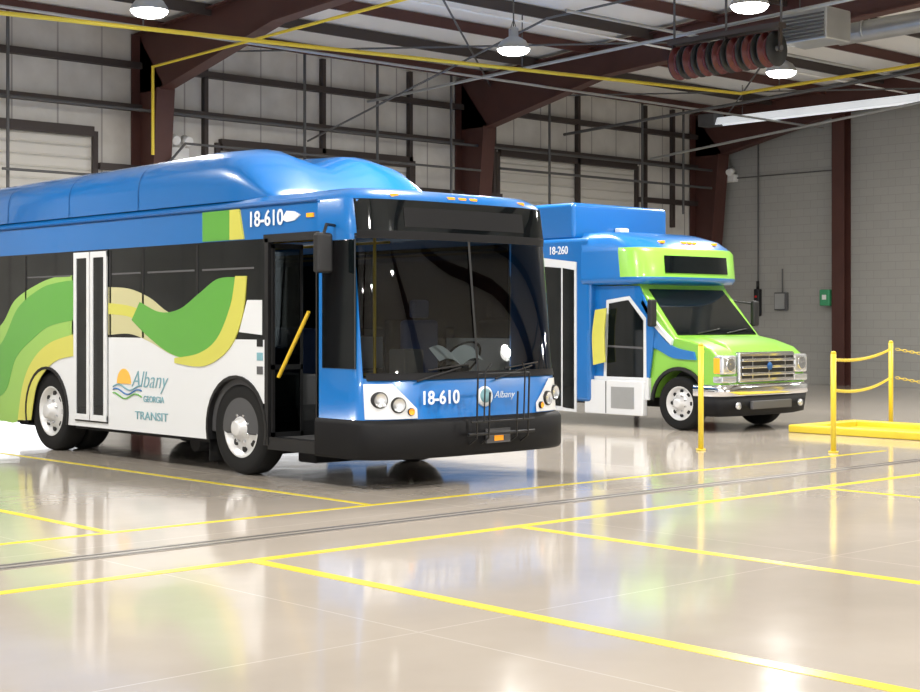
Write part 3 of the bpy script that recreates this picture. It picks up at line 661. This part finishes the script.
# ------------------------------------------------------------------ shuttle minibus
mb = root("shuttle_minibus", (18.37, 17.5, 0))
BX0, BX1 = 17.2, 19.55
box("body", (BX0, 15.75, .35), (BX1, 22.3, 2.86), BLUE, mb, .07, 3)
box("roof_housing", (17.28, 16.15, 2.84), (19.52, 22.2, 3.42), BLUE, mb, .07, 3)
cab = [(15.8, .42), (15.8, 2.25), (14.95, 2.22), (14.86, 2.06), (14.24, 1.36), (13.92, 1.30), (13.60, 1.20), (13.44, 1.08), (13.40, .60), (13.55, .45)]
cab += [(13.62, .45)] + arch_arc(14.15, .40, .50, .45)[::-1]
prism("cab", cab, 'X', 17.37, 19.42, LIME, mb, .06, 3)
prism("hood_bulge", [(14.22, 1.36), (13.92, 1.34), (13.62, 1.25), (13.48, 1.12), (13.9, 1.1), (14.2, 1.2)], 'X', 17.75, 19.04, LIME, mb, .04, 3)
d = Vector((0, .62, .70)).normalized(); nn = Vector((0, -d.z, d.y))
def wsp(x, t, off): return Vector((x, 14.24, 1.36)) + Vector((0, .62, .70))*t + nn*off
v = [wsp(x, t, o) for o in (.0, .015) for (x, t) in ((17.46, .02), (19.34, .02), (19.28, .99), (17.52, .99))]
mesh_obj("windshield", v, [(0,1,2,3),(4,7,6,5),(0,4,5,1),(1,5,6,2),(2,6,7,3),(3,7,4,0)], BLKG, mb)
tube("wiper_a", [wsp(17.9, .03, .03), wsp(18.5, .12, .03)], .01, BLK, mb); tube("wiper_b", [wsp(18.6, .03, .03), wsp(19.15, .12, .03)], .01, BLK, mb)
CY, CHW, CD, CP = 14.56, 1.21, .55, 3.2
cl = [(2.12, 15.4, .6, .1, 15.9), (2.12, 14.95, 1.0, .45, 15.9), (2.15, CY+.05, 1.19, .5, 15.9), (2.21, CY, CHW+.01, CD, 15.9), (2.24, CY, CHW, CD, 15.9), (2.62, CY+.04, CHW, CD, 15.9), (2.68, CY+.10, 1.19, .5, 15.9), (2.82, CY+.32, 1.16, .5, 15.95), (2.93, 15.25, 1.03, .45, 16.0), (2.98, 16.1, .4, .0, 16.2)]
def cmm(L, u):
    return 1 if (L in (4, 5) and abs(u) < 1.2) else 0
front_loft("over_cab_cap", 18.375, cl, cmm, [BLUE, LIME], mb, 32, p=CP)
def cpatch(name, x0, x1, z0, z1, m, off):
    xs = lin(x0, x1, 18); v = []
    for x in xs:
        for z in (z0, (z0+z1)/2, z1): v.append((x, front_y(x, 18.375, CY+.04*(z-2.24)/.38, CHW, CD, CP)-off, z))
    mesh_obj(name, v, [(i*3+k, (i+1)*3+k, (i+1)*3+k+1, i*3+k+1) for i in range(17) for k in range(2)], m, mb, recalc=False, smooth=True)
cpatch("route_sign", 17.60, 19.08, 2.30, 2.56, BLKG, .012)
for i, x in enumerate((17.75, 18.25, 18.375, 18.5, 19.0)): box("clearance_%d" % i, (x-.04, 14.76, 2.75), (x+.04, 14.86, 2.79), AMBER, mb, .01)
box("roof_vent", (18.2, 16.0, 2.95), (18.4, 16.14, 3.05), PAPER, mb, .02)
GY = 13.39
box("grille_surround", (17.72, GY-.05, .70), (19.07, GY+.05, 1.14), CHROME, mb, .03)
box("grille_recess", (17.78, GY-.06, .76), (19.01, GY-.045, 1.08), BLK, mb)
for i in range(3): box("grille_bar_%d" % i, (17.76, GY-.085, .80+i*.10), (19.03, GY-.055, .845+i*.10), CHROME, mb, .01)
for i, x in enumerate((18.0, 18.395, 18.79)): box("grille_rib_%d" % i, (x-.012, GY-.075, .76), (x+.012, GY-.055, 1.08), CHROME, mb)
lathe("badge", (18.395, GY-.085, .93), (0, -1, 0), [(.06, 0, 0), (.055, .01, 0), (.001, .012, 0)], [SEAM], mb, 20)
for s in (-1, 1):
    x0, x1 = (17.36, 17.70) if s < 0 else (19.09, 19.43)
    box("headlight_%d" % s, (x0, GY-.03, .82), (x1, GY+.15, 1.10), HEADL, mb, .04); box("turn_lamp_%d" % s, (x0, GY-.025, .70), (x1, GY+.15, .80), HEADL, mb, .02)
    xm = (x0+x1)/2
    lathe("headlight_bulb_%d" % s, (xm, GY-.035, .96), (0, -1, 0), [(.10, 0, 0), (.1, .01, 0), (.085, .012, 0), (.001, .004, 0)], [CHROME], mb, 20)
    box("side_turn_%d" % s, (x0-.005 if s < 0 else x1-.03, GY+.02, .84), (x0+.03 if s < 0 else x1+.005, GY+.13, 1.06), AMBER, mb, .01)
bl = [(.50, GY-.10, 1.07, .22, 13.85), (.53, GY-.14, 1.09, .22, 13.85), (.64, GY-.14, 1.09, .22, 13.85), (.68, GY-.10, 1.07, .22, 13.85), (.68, GY+.05, .9, .1, 13.85)]
front_loft("bumper_chrome", 18.395, bl, lambda L, u: 0, [CHROME], mb, 24)
bl = [(.21, 13.7, .5, .0, 13.8), (.22, GY+.0, .97, .22, 13.8), (.25, GY-.10, 1.04, .22, 13.85), (.51, GY-.12, 1.08, .22, 13.85), (.52, GY+.05, .9, .1, 13.85)]
front_loft("bumper_valance", 18.395, bl, lambda L, u: 0, [BLKM], mb, 24)
box("bumper_intake", (17.9, GY-.15, .32), (18.85, GY-.10, .44), GREYP, mb, .01)
for s in (-.75, .75): lathe("fog_lamp_%s" % s, (18.375+s, GY-.09, .38), (0, -1, 0), [(.05, 0, 0), (.05, .03, 0), (.001, .03, 0)], [HEADL], mb, 16)
for s, xs in ((-1, 17.36), (1, 19.42)):
    wheel("wheel_front_%d" % s, (xs, 14.15, .39), s, .39, mb, w=.23)
    wheel("wheel_rear_%d" % s, (xs, 19.6, .39), s, .39, mb, w=.23)
    arc = arch_arc(14.15, .40, .52, .42, 16); inn = arch_arc(14.15, .40, .47, .42, 16)
    prism("fender_trim_%d" % s, arc+inn[::-1], 'X', xs-.02, xs+.02, BLK, mb)
box("chassis", (17.7, 13.6, .30), (19.05, 22, .62), BLK, mb); box("engine_bay", (17.72, 13.6, .5), (19.03, 15.2, .98), BLK, mb)
box("cab_side_infill", (17.3, 14.68, .42), (17.38, 15.8, .75), WHITE, mb, .01)
box("step_skirt", (17.24, 14.74, .18), (17.36, 15.9, .70), WHITE, mb, .02)
box("step_hatch", (17.232, 14.9, .28), (17.24, 15.35, .60), GALV, mb); box("step_seam", (17.234, 15.45, .20), (17.24, 15.465, .68), GREYP, mb)
Bp = lambda nm, pts, m, off, X: prism(nm, SS(pts, X), 'X', X-off, X, m, mb)
Bp("cab_rear_pillar", [(596, 286), (640, 286), (648, 304), (656, 330), (650, 382), (586, 382)], BLUE, .03, 17.35)
Bp("cab_door_panel", [(608, 300), (631, 296), (647.5, 318), (648, 381), (605, 382)], WHITE, .035, 17.35)
Bp("cab_door_window", [(611, 303.5), (630, 300), (645, 320.5), (645, 378), (608.5, 379)], BLKG, .045, 17.35)
Bp("cab_door_frame_bar", [(610, 345), (645, 347), (645, 349), (610, 347)], GREYP, .05, 17.35)
Bp("cab_door_shut_line", [(604, 382.5), (649, 381.5), (649, 383), (604, 384)], BLK, .045, 17.35)
band("graphic_body_yellow", [(594, 365), (593, 335), (596, 310)], [(606, 362), (605, 335), (607, 308)], YEL, .02, 17.2, mb)
band("graphic_body_blue", [(640, 300), (655, 325), (672, 345), (695, 352)], [(648, 345), (660, 350), (675, 358), (697, 360)], BLUE, .04, 17.37, mb)
band("graphic_body_white", [(645, 300), (658, 322), (674, 340)], [(643, 303), (656, 326), (673, 345)], WHITE, .05, 17.37, mb)
Bp("passenger_door_frame", [(535, 257), (577, 262), (577, 412), (535, 408)], WHITE, .02, 17.2)
Bp("passenger_door_glass_a", [(538, 266), (562, 268), (562, 406), (538, 404)], BLKG, .03, 17.2)
Bp("passenger_door_glass_b", [(564, 268), (575, 270), (575, 409), (564, 407)], BLKG, .03, 17.2)
text("body_fleet_number", "18-260", (17.185, 16.60, 2.62), .17, LETTER, '-X', mb, off=.002, sx=.85)
for i in range(4): box("side_window_%d" % i, (17.19, 17.2+i*1.15, 1.35), (17.205, 18.2+i*1.15, 2.3), BLKG, mb, .005)
box("body_lower_skirt", (17.185, 17.1, .34), (17.21, 22.25, .85), WHITE, mb, .005)
for s, x in ((-1, 17.18), (1, 19.66)):
    tube("mirror_arm_%d" % s, [(18.395+s*1.0, 14.65, 1.5), (x, 14.5, 1.55)], .015, BLK, mb); tube("mirror_arm2_%d" % s, [(18.395+s*1.0, 14.75, 1.9), (x, 14.5, 1.85)], .015, BLK, mb)
    box("mirror_%d" % s, (x-.07, 14.46, 1.50), (x+.07, 14.55, 1.90), BLK, mb, .03)

# ------------------------------------------------------------------ world, camera
w = bpy.data.worlds.new("sky"); scene.world = w; w.use_nodes = True
bg = w.node_tree.nodes["Background"]; bg.inputs[0].default_value = (.94, .96, 1, 1); bg.inputs[1].default_value = 3.0
cam = bpy.data.cameras.new("camera"); co = bpy.data.objects.new("camera", cam); COL.objects.link(co)
cam.sensor_width = 36; cam.lens = 36*1529/920; cam.shift_y = -26/920; cam.clip_end = 200
co.location = (0, 0, 1.6); co.rotation_euler = (math.pi/2, 0, -math.atan2(.6775, .735))
scene.camera = co
scene.view_settings.view_transform = 'Standard'
scene.view_settings.look = 'None'
scene.view_settings.exposure = 0.0
